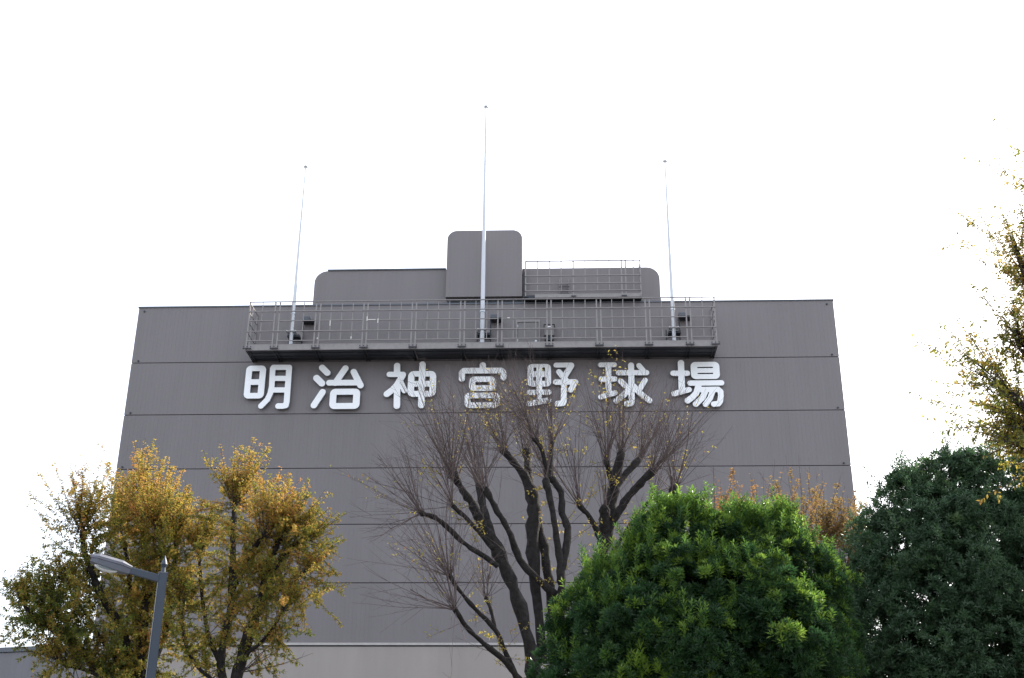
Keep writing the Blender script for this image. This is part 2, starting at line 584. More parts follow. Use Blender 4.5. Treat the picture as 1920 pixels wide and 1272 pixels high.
# small patches of bare primer on the old paint
for (x, z, dx, dz) in ((-7.79, 20.93, 0.02, 0.10), (-7.6, 20.885, 0.16, 0.018), (-7.34, 20.83, 0.018, 0.10), (-9.3, 20.75, 0.018, 0.12), (-8.4, 20.1, 0.02, 0.05), (-9.78, 20.08, 0.02, 0.03), (-2.0, 20.9, 0.05, 0.02)):
    box('paint_chip', wl(x - dx, WYF - 0.110, z - dz), wl(x + dx, WYF - 0.1045, z + dz), M['rust'], walk)

up = empty('upper_walkway', 'short steel walkway with thin railing beside the tall rooftop box', 'walkway', (1.05, 44.75, 22.25))


def ul(x, y, z):
    y = y + 0.36 if y < 44.5 else y      # front edge lies 0.7 m out from the penthouse wall
    return (x - 1.05, y - 44.75, z - 22.25)


box('deck', ul(-1.40, 44.32, 22.27), ul(3.52, 45.32, 22.33), M['dark'], up)
box('toe_board', ul(-0.95, 44.26, 22.25), ul(3.52, 44.315, 22.42), M['steel'], up)
box('toe_board', ul(-1.42, 44.255, 22.23), ul(-0.953, 44.31, 22.36), M['dark'], up)
UZ = [23.93, 23.58, 23.24, 22.88, 22.54]
for z in UZ:
    if z == UZ[1]:
        continue
    bar('rail', ul(-1.36, 44.195, z - 0.017), ul(3.50, 44.24, z + 0.017), M['steel'], up)
bu = None
for x in (-1.34, -0.84, -0.33, 0.16, 0.67, 1.17, 1.68, 2.18, 2.70, 2.87, 3.20, 3.49):
    thick = x in (-1.34, 0.67, 2.70, 2.87, 3.49)
    wv = 0.026 if thick else 0.017
    bar('post' if thick else 'baluster', ul(x - wv, 44.242, 22.30 if thick else 22.54), ul(x + wv, 44.258 if thick else 44.254, 23.93), M['steel'], up)
for z in UZ:
    for xx in (3.50,):
        bar('side_rail', ul(xx - 0.014, 44.26, z - 0.014), ul(xx + 0.014, 45.33, z + 0.014), M['steel'], up)
for x in (-1.34, 0.67, 2.78):
    box('clamp_plate', ul(x - 0.11, 44.20, 22.27), ul(x + 0.11, 44.222, 22.31), M['dark'], up)

# junction cabinet beside the door
jb = empty('junction_cabinet', 'small grey metal cabinet with dark lower vent on the wall beside the walkway door', 'cabinet', (-0.35, 44.99, 20.5))
box('body', (-0.21, -0.28, 0.08), (0.19, 0.0, 0.55), M['door'], jb, 0.012)
box('lower_vent', (-0.19, -0.24, -0.12), (0.17, 0.0, 0.078), M['dark'], jb)
box('top_flange', (-0.24, -0.30, 0.552), (0.22, 0.0, 0.575), M['dark'], jb)
box('label_plate', (-0.08, -0.287, 0.44), (0.08, -0.281, 0.48), M['letter'], jb)

# ------------------------------------------------------------------ flagpoles
def flagpole(x, ztop, r0, label):
    t = empty('flagpole', label, 'flagpole', (x, 44.12, 19.72), 0, 'flagpoles on the wall walkway')
    H = ztop - 19.72
    bm = bmesh.new()
    hs = [0, 0.25 * H, 0.55 * H, 0.8 * H, H]
    rs = [r0, r0 * 0.92, r0 * 0.72, r0 * 0.52, r0 * 0.36]
    rings_ = [[bm.verts.new((r_ * math.cos(k * math.pi / 8), r_ * math.sin(k * math.pi / 8), z_)) for k in range(16)] for z_, r_ in zip(hs, rs)]
    for ra, rb in zip(rings_[:-1], rings_[1:]):
        for k in range(16):
            bm.faces.new((ra[k], ra[(k + 1) % 16], rb[(k + 1) % 16], rb[k]))
    bmobj('pole', bm, M['pole'], t, True)
    tr = cyl('truck', (0, 0, H), (0, 0, H + 0.07), 0.105, M['galv'], t, r1=0.085)
    cyl('finial', (0, 0, H + 0.07), (0, 0, H + 0.27), 0.022, M['galv'], t, r1=0.012)
    box('clamp', (-0.20, -0.10, 0.83), (0.20, 0.10, 0.90), M['galv'], t, 0.01)
    for s in (-0.17, 0.17):
        cyl('clamp_bolt', (s, -0.13, 0.865), (s, 0.10, 0.865), 0.035, M['galv'], t)
    cyl('collar', (0, 0, 1.66), (0, 0, 1.72), r0 * 1.25, M['galv'], t)
    box('cleat', (-0.16, -0.14, 0.10), (-0.09, -0.08, 0.20), M['galv'], t)
    box('base_plate', (-0.2, -0.2, -0.005), (0.2, 0.2, 0.03), M['galv'], t)
    st = box('stand_post', (0.28, 0.60, 0.0), (0.33, 0.65, 1.62), M['dark'], t)
    box('stand_post', (-0.27, 0.60, 0.0), (-0.22, 0.65, 1.05), M['dark'], t)
    box('stand_arm', (-0.2, 0.10, 0.70), (0.30, 0.64, 0.80), M['dark'], t)
    box('stand_arm', (0.0, 0.598, 0.42), (0.33, 0.655, 0.47), M['dark'], t)
    box('stand_plate', (0.06, 0.655, 0.82), (0.30, 0.69, 1.2), M['steel'], t)
    hd = box('hood', (0.29, 0.45, 1.56), (0.78, 0.86, 1.63), M['dark'], t)
    box('hood_motor', (0.30, 0.5, 1.634), (0.58, 0.84, 1.80), M['coping'], hd, 0.02)
    return t


flagpole(-10.98, 28.45, 0.078, 'shorter pale flagpole on the walkway above the sun and moon character')
flagpole(-3.10, 31.40, 0.094, 'tallest pale metal flagpole standing in front of the tall rooftop box')
flagpole(4.71, 28.45, 0.078, 'shorter pale flagpole on the walkway beyond the wall door and upper walkway')

# ------------------------------------------------------------------ sign characters
def seg_sdf(X, Z, pts, r):
    d = np.full(X.shape, 1e9)
    for (x0, z0), (x1, z1) in zip(pts[:-1], pts[1:]):
        dx, dz = x1 - x0, z1 - z0
        L = dx * dx + dz * dz + 1e-12
        t = np.clip(((X - x0) * dx + (Z - z0) * dz) / L, 0, 1)
        d = np.minimum(d, np.hypot(X - x0 - t * dx, Z - z0 - t * dz))
    return d - r


def rect_sdf(X, Z, c, h, r):
    qx = np.abs(X - c[0]) - h[0] + r
    qz = np.abs(Z - c[1]) - h[1] + r
    return np.hypot(np.maximum(qx, 0), np.maximum(qz, 0)) + np.minimum(np.maximum(qx, qz), 0) - r


LY = 44.80      # front of the characters
STEP = 0.02


def character(name, label, ox, oy, sc, strokes=(), rects=(), holes=(), flat=()):
    def w_(p):
        q = at(ox + p[0] / sc, oy + p[1] / sc, LY)
        return (q[0], q[2])
    mpp = 44.8 / FOC * 1.085 / sc     # metres per survey unit on the wall
    prim = []
    for pts, r in strokes:
        prim.append(('s', [w_(p) for p in pts], r * mpp))
    def rc(quad):
        (x0, y0), (x1, y1) = quad
        a, b = w_((x0, y0)), w_((x1, y1))
        # edges from the middle of each side, so the rectangle is upright on the wall
        mx, my = (x0 + x1) / 2, (y0 + y1) / 2
        l, r_ = w_((x0, my))[0], w_((x1, my))[0]
        t_, b_ = w_((mx, y0))[1], w_((mx, y1))[1]
        return ((l + r_) / 2, (t_ + b_) / 2), (abs(r_ - l) / 2, abs(t_ - b_) / 2)
    for quad, r in rects:
        prim.append(('r',) + rc(quad) + (r * mpp,))
    hol = [rc(q) for q in holes]
    xs, zs = [], []
    for p in prim:
        if p[0] == 's':
            xs += [q[0] + s * p[2] for q in p[1] for s in (-1, 1)]
            zs += [q[1] + s * p[2] for q in p[1] for s in (-1, 1)]
        else:
            xs += [p[1][0] - p[2][0], p[1][0] + p[2][0]]
            zs += [p[1][1] - p[2][1], p[1][1] + p[2][1]]
    x0, x1, z0, z1 = min(xs) - 0.05, max(xs) + 0.05, min(zs) - 0.05, max(zs) + 0.05
    gx = np.arange(x0, x1 + STEP, STEP)
    gz = np.arange(z0, z1 + STEP, STEP)
    X, Z = np.meshgrid(gx, gz, indexing='ij')
    D = np.full(X.shape, 1e9)
    for p in prim:
        D = np.minimum(D, seg_sdf(X, Z, p[1], p[2]) if p[0] == 's' else rect_sdf(X, Z, p[1], p[2], p[3]))
    for c, h in hol:
        D = np.maximum(D, -rect_sdf(X, Z, c, h, 0.0))
    # later strokes may cross a hole
    for pts, r in flat:
        D = np.minimum(D, seg_sdf(X, Z, [w_(p) for p in pts], r * mpp))
    D = np.where(np.abs(D) < 1e-5, 1e-5, D)
    root = empty(name, label, 'sign character', (float((x0 + x1) / 2), LY, float(z0)), 0, 'white sign characters on the facade')
    cx, cz = (x0 + x1) / 2, z0
    fv, ff, sv, sf = [], [], [], []
    TH = 0.10
    inside = D < 0
    nx, nz = D.shape
    full = inside[:-1, :-1] & inside[1:, :-1] & inside[1:, 1:] & inside[:-1, 1:]
    for j in range(nz - 1):
        i = 0
        while i < nx - 1:
            if full[i, j]:
                k = i
                while k < nx - 1 and full[k, j]:
                    k += 1
                n = len(fv)
                fv += [(gx[i] - cx, 0, gz[j] - cz), (gx[k] - cx, 0, gz[j] - cz), (gx[k] - cx, 0, gz[j + 1] - cz), (gx[i] - cx, 0, gz[j + 1] - cz)]
                ff.append((n, n + 1, n + 2, n + 3))
                i = k
            else:
                cs = [(i, j), (i + 1, j), (i + 1, j + 1), (i, j + 1)]
                ins = [inside[c] for c in cs]
                if any(ins):
                    poly, cut = [], []
                    for q in range(4):
                        a, b = cs[q], cs[(q + 1) % 4]
                        if inside[a]:
                            poly.append((gx[a[0]], gz[a[1]]))
                        if inside[a] != inside[b]:
                            t = D[a] / (D[a] - D[b])
                            pt = (gx[a[0]] + t * (gx[b[0]] - gx[a[0]]), gz[a[1]] + t * (gz[b[1]] - gz[a[1]]))
                            poly.append(pt)
                            cut.append(pt)
                    n = len(fv)
                    fv += [(p[0] - cx, 0, p[1] - cz) for p in poly]
                    ff.append(tuple(range(n, n + len(poly))))
                    if len(cut) == 2:
                        n = len(sv)
                        for p in cut:
                            sv += [(p[0] - cx, 0, p[1] - cz), (p[0] - cx, TH, p[1] - cz)]
                        sf.append((n, n + 1, n + 3, n + 2))
                i += 1
    meshobj('face', fv, ff, M['letter'], root)
    meshobj('return_edge', sv, sf, M['lettershade'], root)
    meshobj('back_plate', [(v[0], TH, v[2]) for v in fv], [f[::-1] for f in ff], M['lettershade'], root)
    deep = np.argwhere(D < -0.09)
    rng2 = np.random.default_rng(len(deep))
    for a_, b_ in deep[rng2.choice(len(deep), min(5, len(deep)), replace=False)]:
        cyl('stud', (gx[a_] - cx, TH + 0.001, gz[b_] - cz), (gx[a_] - cx, 0.205, gz[b_] - cz), 0.02, M['dark'], root, seg=8)
    return root


S1, S2, S3, S4 = 7.68, 7.385, 6.857, 10.6
character('sign_character', 'white raised sun and moon character that opens the sign row', 440, 670, S1,
          strokes=[([(548, 160), (532, 430), (512, 520), (470, 610), (378, 703)], 40), ([(556, 146), (785, 146)], 39),
                   ([(785, 148), (772, 320), (748, 640), (735, 694), (690, 703), (626, 703)], 42), ([(560, 305), (770, 305)], 39), ([(545, 472), (760, 472)], 39)],
          rects=[(((148, 122), (436, 595)), 70)], holes=[((245, 200), (357, 318)), ((225, 398), (336, 515))])
character('sign_character', 'white raised character with three water strokes over a boxed mouth shape', 440, 670, S1,
          strokes=[([(1258, 150), (1335, 226)], 45), ([(1178, 300), (1256, 377)], 48), ([(1265, 502), (1140, 692)], 46),
                   ([(1594, 160), (1448, 370)], 46), ([(1360, 368), (1790, 366)], 43), ([(1714, 212), (1812, 405)], 46)],
          rects=[(((1368, 455), (1802, 745)), 75)], holes=[((1462, 540), (1703, 660))])
character('sign_character', 'white raised character with a four holed grid pierced by one tall stroke', 690, 670, S2,
          strokes=[([(402, 118), (402, 230)], 44), ([(295, 238), (486, 238)], 38), ([(482, 246), (400, 385), (340, 450), (260, 510)], 44),
                   ([(404, 380), (399, 674)], 44), ([(452, 345), (505, 460)], 40), ([(754, 100), (752, 200)], 44), ([(740, 540), (738, 664)], 44)],
          rects=[(((551, 192), (942, 548)), 80)], holes=[((642, 268), (702, 330)), ((792, 268), (856, 329)), ((638, 408), (697, 467)), ((788, 408), (851, 467))])
character('sign_character', 'white raised character of two stacked boxes under a wide roof stroke', 690, 670, S2,
          strokes=[([(1590, 112), (1588, 180)], 44), ([(1300, 298), (1300, 215), (1330, 187), (1845, 185), (1875, 212), (1876, 282)], 42)],
          rects=[(((1399, 268), (1773, 468)), 75), (((1331, 490), (1825, 703)), 80)], holes=[((1486, 342), (1686, 390)), ((1420, 568), (1738, 626))])
character('sign_character', 'white raised character with four holed field box over two bars beside a hooked stem', 950, 670, S3,
          strokes=[([(420, 360), (415, 570)], 35), ([(294, 453), (540, 450)], 35), ([(290, 598), (537, 553)], 36),
                   ([(636, 102), (832, 100)], 33), ([(830, 108), (742, 252)], 38), ([(672, 188), (758, 290)], 36), ([(632, 320), (884, 318)], 36),
                   ([(880, 325), (825, 420)], 37), ([(737, 330), (735, 560), (722, 590), (655, 598)], 38)],
          rects=[(((268, 88), (571, 378)), 60)], holes=[((345, 132), (382, 182)), ((457, 132), (494, 182)), ((343, 255), (380, 305)), ((455, 255), (494, 305))])
character('sign_character', 'white raised character with three bars beside a crossed stem with splayed legs', 950, 670, S3,
          strokes=[([(1205, 99), (1386, 97)], 32), ([(1214, 282), (1388, 280)], 35), ([(1306, 100), (1312, 480)], 37), ([(1212, 510), (1392, 458)], 34),
                   ([(1440, 200), (1798, 198)], 35), ([(1600, 104), (1608, 560), (1598, 592), (1545, 599)], 38), ([(1702, 108), (1765, 182)], 34),
                   ([(1468, 310), (1522, 362)], 37), ([(1580, 405), (1500, 490), (1412, 560)], 38), ([(1780, 295), (1708, 415)], 33), ([(1632, 370), (1700, 450), (1836, 558)], 36)])
character('sign_character', 'white raised character ending the sign row, slotted box over slanting strokes', 1230, 660, S4,
          strokes=[([(496, 220), (514, 740)], 62), ([(341, 425), (622, 425)], 55), ([(358, 832), (656, 750)], 54), ([(680, 622), (1302, 615)], 54),
                   ([(845, 665), (800, 820), (720, 905), (630, 970)], 58), ([(870, 750), (1235, 745), (1285, 790), (1290, 880), (1275, 980), (1240, 1030), (1150, 1038)], 55),
                   ([(985, 770), (925, 910), (790, 1038)], 57), ([(1130, 770), (1075, 920), (985, 1042)], 54)],
          rects=[(((692, 200), (1264, 540)), 95)], holes=[((820, 298), (1130, 324)), ((826, 417), (1136, 443))])

# ------------------------------------------------------------------ trees
def smooth_path(pts, n=4):
    """Catmull-Rom through (x,y,z,r)"""
    P = np.array(pts, float)
    Q = np.vstack([2 * P[0] - P[1], P, 2 * P[-1] - P[-2]])
    out = []
    for i in range(1, len(Q) - 2):
        p0, p1, p2, p3 = Q[i - 1], Q[i], Q[i + 1], Q[i + 2]
        for t in np.arange(n) / n:
            out.append(0.5 * (2 * p1 + (p2 - p0) * t + (2 * p0 - 5 * p1 + 4 * p2 - p3) * t * t + (3 * p1 - p0 - 3 * p2 + p3) * t ** 3))
    out.append(P[-1])
    out = np.array(out)
    out[:, 3] = np.maximum(out[:, 3], 0.008)
    return out


class Tree:
    def __init__(self, name, label, base, group=None):
        self.base = np.array(base, float)
        self.root = empty(name, label, 'tree', base, 0, group)
        self.sh, self.shr, self.tw, self.twr = [], [], [], []
        self.lp, self.ld, self.ll, self.lt = [], [], [], []

    def limb(self, pts, m, name='limb', rough=0.10, sides=10, knob=0.0):
        q = smooth_path(pts)
        k = len(q)
        q[1:-1, :3] += rng.normal(0, 0.06, (k - 2, 3)) * q[1:-1, 3:4]
        q[:, 3] *= 1 + rng.normal(0, rough, k)
        if knob:
            q[-1, 3] *= 1 + knob
            q[-2, 3] *= 1 + knob * 0.7
            d = norm(q[-1, :3] - q[-2, :3])
            q = np.vstack([q, np.append(q[-1, :3] + d * q[-1, 3] * 0.7, q[-1, 3] * 0.55)])
        q = np.vstack([q, np.append(q[-1, :3] + norm(q[-1, :3] - q[-2, :3]) * 0.01, 0.002)])
        V, F = tubes((q[None, :, :3] - self.base), q[None, :, 3], sides)
        V += rng.normal(0, 0.05, V.shape) * np.repeat(q[:, 3], sides)[:, None]
        quadmesh(name, V, F, m, self.root, smooth=True)
        return q

    def shoot(self, p, d, L, r, nside=4, leaf=0.0, lean=0.05, wob=0.06, tone=0.5, ts=0.2, side_len=0.35, droop=0.3, lsize=0.058, k=7, start=0.15):
        p = np.array(p, float)
        d = norm(np.array(d, float))
        pts = [p]
        for i in range(k - 1):
            d = norm(d + np.array([0, 0, lean]) + rng.normal(0, wob, 3))
            pts.append(pts[-1] + d * L / (k - 1))
        pts = np.array(pts)
        self.sh.append(pts)
        self.shr.append(np.linspace(r, max(r * 0.22, 0.0022), k))
        segs = [(pts, L)]
        for i in range(nside):
            t = rng.uniform(0.2, 0.95)
            f = t * (k - 1)
            j = min(int(f), k - 2)
            q = pts[j] + (pts[j + 1] - pts[j]) * (f - j)
            dd = norm(norm(pts[j + 1] - pts[j]) * 0.8 + rng.normal(0, 0.5, 3) + np.array([0, 0, 0.1]))
            l2 = L * side_len * (1.15 - t) * rng.uniform(0.6, 1.3)
            tp = [q]
            for s in range(3):
                dd = norm(dd + np.array([0, 0, lean]) + rng.normal(0, wob * 1.5, 3))
                tp.append(tp[-1] + dd * l2 / 3)
            tp = np.array(tp)
            self.tw.append(tp)
            self.twr.append(np.linspace(min(r * 0.42, 0.006), max(r * 0.1, 0.0016), 4))
            segs.append((tp, l2))
        if leaf > 0:
            for sp, sl_ in segs:
                n = rng.poisson(leaf * sl_)
                if n == 0:
                    continue
                f = rng.uniform(start, 1, n) * (len(sp) - 1)
                j = np.minimum(f.astype(int), len(sp) - 2)
                q = sp[j] + (sp[j + 1] - sp[j]) * (f - j)[:, None]
                ax = norm(sp[j + 1] - sp[j])
                dr_ = norm(np.cross(ax, rng.normal(0, 1, (n, 3)))) + 0.5 * ax + np.array([0, 0, -droop])
                self.lp.append(q)
                self.ld.append(dr_)
                self.ll.append(rng.uniform(0.7, 1.25, n) * lsize)
                self.lt.append(np.clip(rng.normal(tone, ts, n), 0, 1))

    def finish(self, twigmat, leafm, wratio=0.45):
        V, F, off = [], [], 0
        if self.sh:
            v, f = tubes(np.array(self.sh) - self.base, np.array(self.shr), 4)
            V.append(v); F.append(f + off); off += len(v)
        if self.tw:
            v, f = tubes(np.array(self.tw) - self.base, np.array(self.twr), 3)
            V.append(v); F.append(f + off); off += len(v)
        if V:
            quadmesh('twigs', np.vstack(V), np.vstack(F), twigmat, self.root, stuff=True)
        if self.lp:
            p = np.vstack(self.lp) - self.base
            d = np.vstack(self.ld)
            ln = np.concatenate(self.ll)
            t = np.concatenate(self.lt)
            upv = norm(np.array([0, 0, 1.0]) + rng.normal(0, 0.55, p.shape))
            v, f = leaves(p, d, upv, ln, ln * wratio)
            quadmesh('crown', v, f, leafm, self.root, tone=np.repeat(t, 4), stuff=True, nper=3)


def zz(ox, oy, sc):
    def conv(pts, Y0, Y1):
        n = len(pts)
        out = []
        for i, (x, y, r) in enumerate(pts):
            Y = Y0 + (Y1 - Y0) * i / max(1, n - 1)
            p = at(ox + x / sc, oy + y / sc, Y)
            out.append((p[0], p[1], p[2], r / sc * Y / FOC * 1.04))
        return out
    return conv


# ---- the two autumn zelkovas beside the lamp
c3 = zz(0, 820, 2.814)


def autumn_limb(T, pts, Y0, Y1, knob=True, n=34, L=(0.9, 1.7), leaf=30, along=14, tone=0.5, spread=0.45, name='limb', a0=0.12):
    q = T.limb(c3(pts, Y0, Y1), M['bark'], name, knob=0.25 if knob else 0.0)
    tip = q[-3, :3]
    d0 = norm(q[-3, :3] - q[-6, :3])
    if knob:
        for i in range(int(n * 1.5)):
            d = norm(d0 * 0.5 + np.array([0, 0, 0.5]) + rng.normal(0, spread * 1.25, 3))
            Ls = rng.uniform(*L)
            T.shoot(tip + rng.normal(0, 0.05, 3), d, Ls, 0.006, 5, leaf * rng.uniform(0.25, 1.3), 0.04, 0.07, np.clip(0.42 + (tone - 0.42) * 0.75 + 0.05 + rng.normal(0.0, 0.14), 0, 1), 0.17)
    for i in range(along):
        j = rng.integers(int(len(q) * a0), len(q) - 3)
        d = norm(rng.normal(0, 1, 3) + np.array([0, -0.1, 0.35]))
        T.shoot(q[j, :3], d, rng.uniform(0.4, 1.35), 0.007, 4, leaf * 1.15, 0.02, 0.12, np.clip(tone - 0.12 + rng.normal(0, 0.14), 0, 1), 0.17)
    return q


YL = 23.0
T = Tree('zelkova_tree', 'green and ochre autumn zelkova spreading over the low wing behind the street lamp', (float(at(250, 1272, YL)[0]), YL, 0), 'autumn zelkovas by the lamp')
bx = at(260, 1290, YL)
T.limb([(bx[0] + 0.02, YL, -0.05, 0.36), (bx[0], YL, 1.3, 0.30), (bx[0], YL, 2.6, 0.28), (bx[0] - 0.05, YL, bx[2] + 0.1, 0.27)], M['bark'], 'trunk')
LL = [([(725, 1330, 34), (745, 1100, 30), (760, 900, 24), (770, 700, 20), (760, 560, 16), (750, 440, 12)], 23, 23.3, 44, 1.5, 0.62),
      ([(715, 1330, 26), (680, 1130, 21), (620, 970, 20), (560, 880, 18), (510, 780, 18), (480, 690, 16), (440, 590, 12), (430, 500, 9)], 23, 22.3, 34, 1.2, 0.5),
      ([(700, 1340, 26), (560, 1250, 22), (440, 1140, 21), (330, 1040, 19), (230, 980, 15), (170, 945, 11), (125, 880, 8)], 23, 22.0, 26, 0.7, 0.3),
      ([(330, 1040, 14), (285, 980, 12), (245, 920, 10), (225, 860, 8)], 22.3, 22.6, 22, 0.75, 0.35),
      ([(735, 1330, 24), (800, 1200, 20), (880, 1000, 18), (905, 780, 15), (930, 620, 13), (925, 540, 10)], 23, 23.8, 36, 0.95, 0.58),
      ([(745, 1100, 14), (690, 900, 12), (680, 700, 11), (650, 540, 9), (630, 430, 7)], 23, 24.0, 26, 1.0, 0.55),
      ([(735, 1250, 16), (640, 1200, 12), (560, 1100, 10), (470, 960, 9), (400, 860, 7), (360, 790, 6)], 23, 22.6, 20, 0.8, 0.4),
      ([(730, 1320, 16), (600, 1290, 12), (460, 1230, 10), (340, 1200, 8), (290, 1160, 6)], 23, 22.2, 16, 0.5, 0.5),
      ([(760, 900, 12), (830, 780, 11), (850, 640, 9), (830, 480, 7)], 23.2, 22.6, 24, 1.05, 0.6)]
for pts, a, b, n, Lm, tn in LL:
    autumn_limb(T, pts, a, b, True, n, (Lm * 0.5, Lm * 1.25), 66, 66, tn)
T.finish(M['twigdark'], M['leaf_aut'])

T = Tree('zelkova_tree', 'orange topped autumn zelkova with dark upright limbs between lamp and bare tree', (float(at(425, 1272, 22.5)[0]), 22.5, 0), 'autumn zelkovas by the lamp')
bx = at(428, 1300, 22.5)
T.limb([(bx[0] + 0.02, 22.5, -0.05, 0.34), (bx[0], 22.5, 1.3, 0.28), (bx[0], 22.5, 2.6, 0.27), (bx[0], 22.5, bx[2], 0.26)], M['bark'], 'trunk')
LL = [([(1230, 1350, 30), (1290, 1120, 29), (1350, 940, 27), (1390, 820, 24), (1410, 690, 19), (1450, 590, 17), (1485, 520, 15)], 22.5, 22.2, 34, 1.05, 0.6),
      ([(1395, 790, 15), (1440, 700, 16), (1500, 625, 17), (1555, 570, 17), (1610, 540, 11)], 22.3, 22.6, 24, 0.85, 0.5),
      ([(1190, 1350, 24), (1165, 1200, 23), (1185, 1040, 23), (1220, 900, 22), (1227, 750, 20), (1230, 560, 17), (1235, 420, 13), (1240, 350, 10)], 22.5, 23.0, 46, 1.15, 0.62),
      ([(1225, 800, 14), (1275, 715, 15), (1310, 630, 15), (1360, 560, 13), (1400, 510, 11)], 22.7, 22.0, 30, 1.15, 0.62),
      ([(1390, 840, 11), (1470, 810, 9), (1550, 770, 8), (1620, 700, 6)], 22.3, 22.0, 14, 0.5, 0.6),
      ([(1170, 1200, 14), (1110, 1080, 12), (1080, 930, 10), (1060, 760, 8), (1050, 600, 7)], 22.6, 23.4, 28, 0.9, 0.5),
      ([(1180, 1320, 12), (1060, 1230, 10), (990, 1120, 9), (960, 980, 8), (970, 850, 7)], 22.5, 22.9, 22, 0.8, 0.45),
      ([(1290, 1150, 10), (1380, 1080, 9), (1450, 990, 8), (1500, 900, 6)], 22.4, 21.9, 16, 0.6, 0.45)]
for pts, a, b, n, Lm, tn in LL:
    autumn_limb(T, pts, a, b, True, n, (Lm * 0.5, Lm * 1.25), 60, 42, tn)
q = c3([(1275, 1240, 7), (1380, 1200, 5), (1460, 1160, 4)], 22.4, 22.0)
for i in range(6):
    T.shoot(q[0][:3], np.array(q[2][:3]) - np.array(q[0][:3]) + rng.normal(0, 0.15, 3), rng.uniform(1.0, 1.6), 0.009, 3, 8, 0.02, 0.05, 0.75, 0.15)
T.finish(M['twigdark'], M['leaf_aut'])

# ---- the pollarded, nearly bare trees in front of the facade
c4 = zz(640, 740, 2.391)


def bare_limb(T, pts, Y0, Y1, n=0, L=(1.2, 2.3), spread=0.50, m='bark2', name='limb', upw=0.75, along=3, leaf=1.3):
    q = T.limb(c4(pts, Y0, Y1), M[m], name, knob=0.2 if n else 0.0)
    if n:
        tip = q[-3, :3]
        d0 = norm(q[-3, :3] - q[-7, :3])
        for i in range(max(2, n // 9)):
            d = norm(d0 * 0.8 + np.array([0, 0, upw]) + rng.normal(0, spread * 0.8, 3))
            T.shoot(tip + rng.normal(0, 1, 3) * q[-3, 3] * 0.4, d, rng.uniform(*L) * 1.3, rng.uniform(0.014, 0.022), rng.integers(7, 12), 0, 0.03, 0.07, 0.4, 0.25, 0.75)
        for i in range(int(n * 0.8)):
            d = norm(d0 * 0.75 + np.array([0, 0, upw]) + rng.normal(0, spread, 3))
            yl = leaf * (rng.random() < 0.08) * rng.uniform(0.5, 6)
            T.shoot(tip + rng.normal(0, 1, 3) * q[-3, 3] * 0.5, d, rng.uniform(*L) * 1.45, rng.uniform(0.0045, 0.0105), rng.integers(3, 7), yl, 0.02, 0.04, 0.4, 0.25, 0.6, lsize=0.075)
    for i in range(along * 2):
        j = rng.integers(int(len(q) * 0.2), len(q) - 2)
        d = norm(rng.normal(0, 1, 3) + np.array([0, 0, 0.15]))
        T.shoot(q[j, :3], d, rng.uniform(0.4, 1.1), 0.006, 5, leaf * 9 * (rng.random() < 0.5), 0.01, 0.12, 0.4, 0.25, 0.5, lsize=0.075)
    return q


YC = 27.0
T = Tree('pollarded_tree', 'bare pollarded tree with leaning trunks and fan of twigs in front of the facade', (float(at(1010, 1272, YC)[0]), YC, 0), 'pollarded trees before the facade')
b0 = at(1005, 1290, YC)
T.limb([(b0[0] + 0.1, YC, -0.05, 0.48), (b0[0] + 0.1, YC, 1.2, 0.40), (b0[0] + 0.05, YC, 2.6, 0.37), (b0[0], YC, b0[2] + 0.2, 0.36)], M['bark2'], 'trunk')
bare_limb(T, [(872, 1330, 30), (850, 1150, 28), (800, 950, 27), (745, 800, 27), (690, 680, 29), (640, 600, 24), (590, 500, 20), (545, 430, 18), (500, 360, 17)], 27, 26.2, 46, (1.0, 2.1))
bare_limb(T, [(700, 690, 22), (660, 590, 18), (635, 500, 17), (618, 405, 16)], 26.6, 27.2, 36, (1.0, 2.1))
bare_limb(T, [(700, 770, 12), (640, 725, 12), (560, 675, 11), (480, 600, 11), (420, 552, 11), (360, 532, 11)], 26.5, 25.6, 34, (0.9, 1.7), upw=0.35)
bare_limb(T, [(680, 690, 12), (620, 620, 10), (565, 560, 10), (500, 500, 10)], 26.5, 26.0, 24, (0.9, 1.7), upw=0.5)
bare_limb(T, [(965, 900, 16), (880, 830, 15), (800, 740, 16), (760, 630, 14), (700, 525, 13), (645, 425, 13)], 27.2, 26.0, 24, (1.0, 2.0))
bare_limb(T, [(905, 1200, 19), (880, 950, 22), (865, 800, 25), (858, 620, 29), (862, 490, 28), (830, 380, 21), (770, 300, 16), (728, 252, 16)], 27.2, 27.8, 40, (1.0, 1.9))
bare_limb(T, [(862, 490, 22), (845, 400, 18), (835, 330, 17), (832, 255, 16)], 27.7, 28.2, 32, (1.0, 1.9))
bare_limb(T, [(955, 1120, 22), (940, 900, 20), (915, 720, 20), (890, 600, 18), (870, 510, 16)], 27.3, 27.8)
bare_limb(T, [(970, 1200, 22), (985, 900, 21), (985, 790, 18), (965, 640, 14), (940, 490, 13), (916, 385, 14)], 27.2, 26.7, 12, (0.9, 1.6))
bare_limb(T, [(985, 800, 18), (1010, 680, 17), (1015, 600, 15), (990, 535, 15), (985, 440, 14), (945, 380, 13)], 27.0, 27.5, 14, (1.0, 1.7))
bare_limb(T, [(925, 385, 10), (912, 300, 10), (895, 240, 10), (868, 198, 12)], 26.8, 26.4, 36, (0.9, 1.7))
bare_limb(T, [(930, 375, 9), (940, 300, 8), (945, 215, 8)], 26.8, 27.2, 32, (0.9, 1.6))
bare_limb(T, [(850, 1330, 15), (790, 1270, 14), (735, 1195, 13), (640, 1118, 11), (560, 1040, 10), (508, 962, 10)], 27, 25.4, 34, (0.9, 1.6), upw=0.25, m='bark')
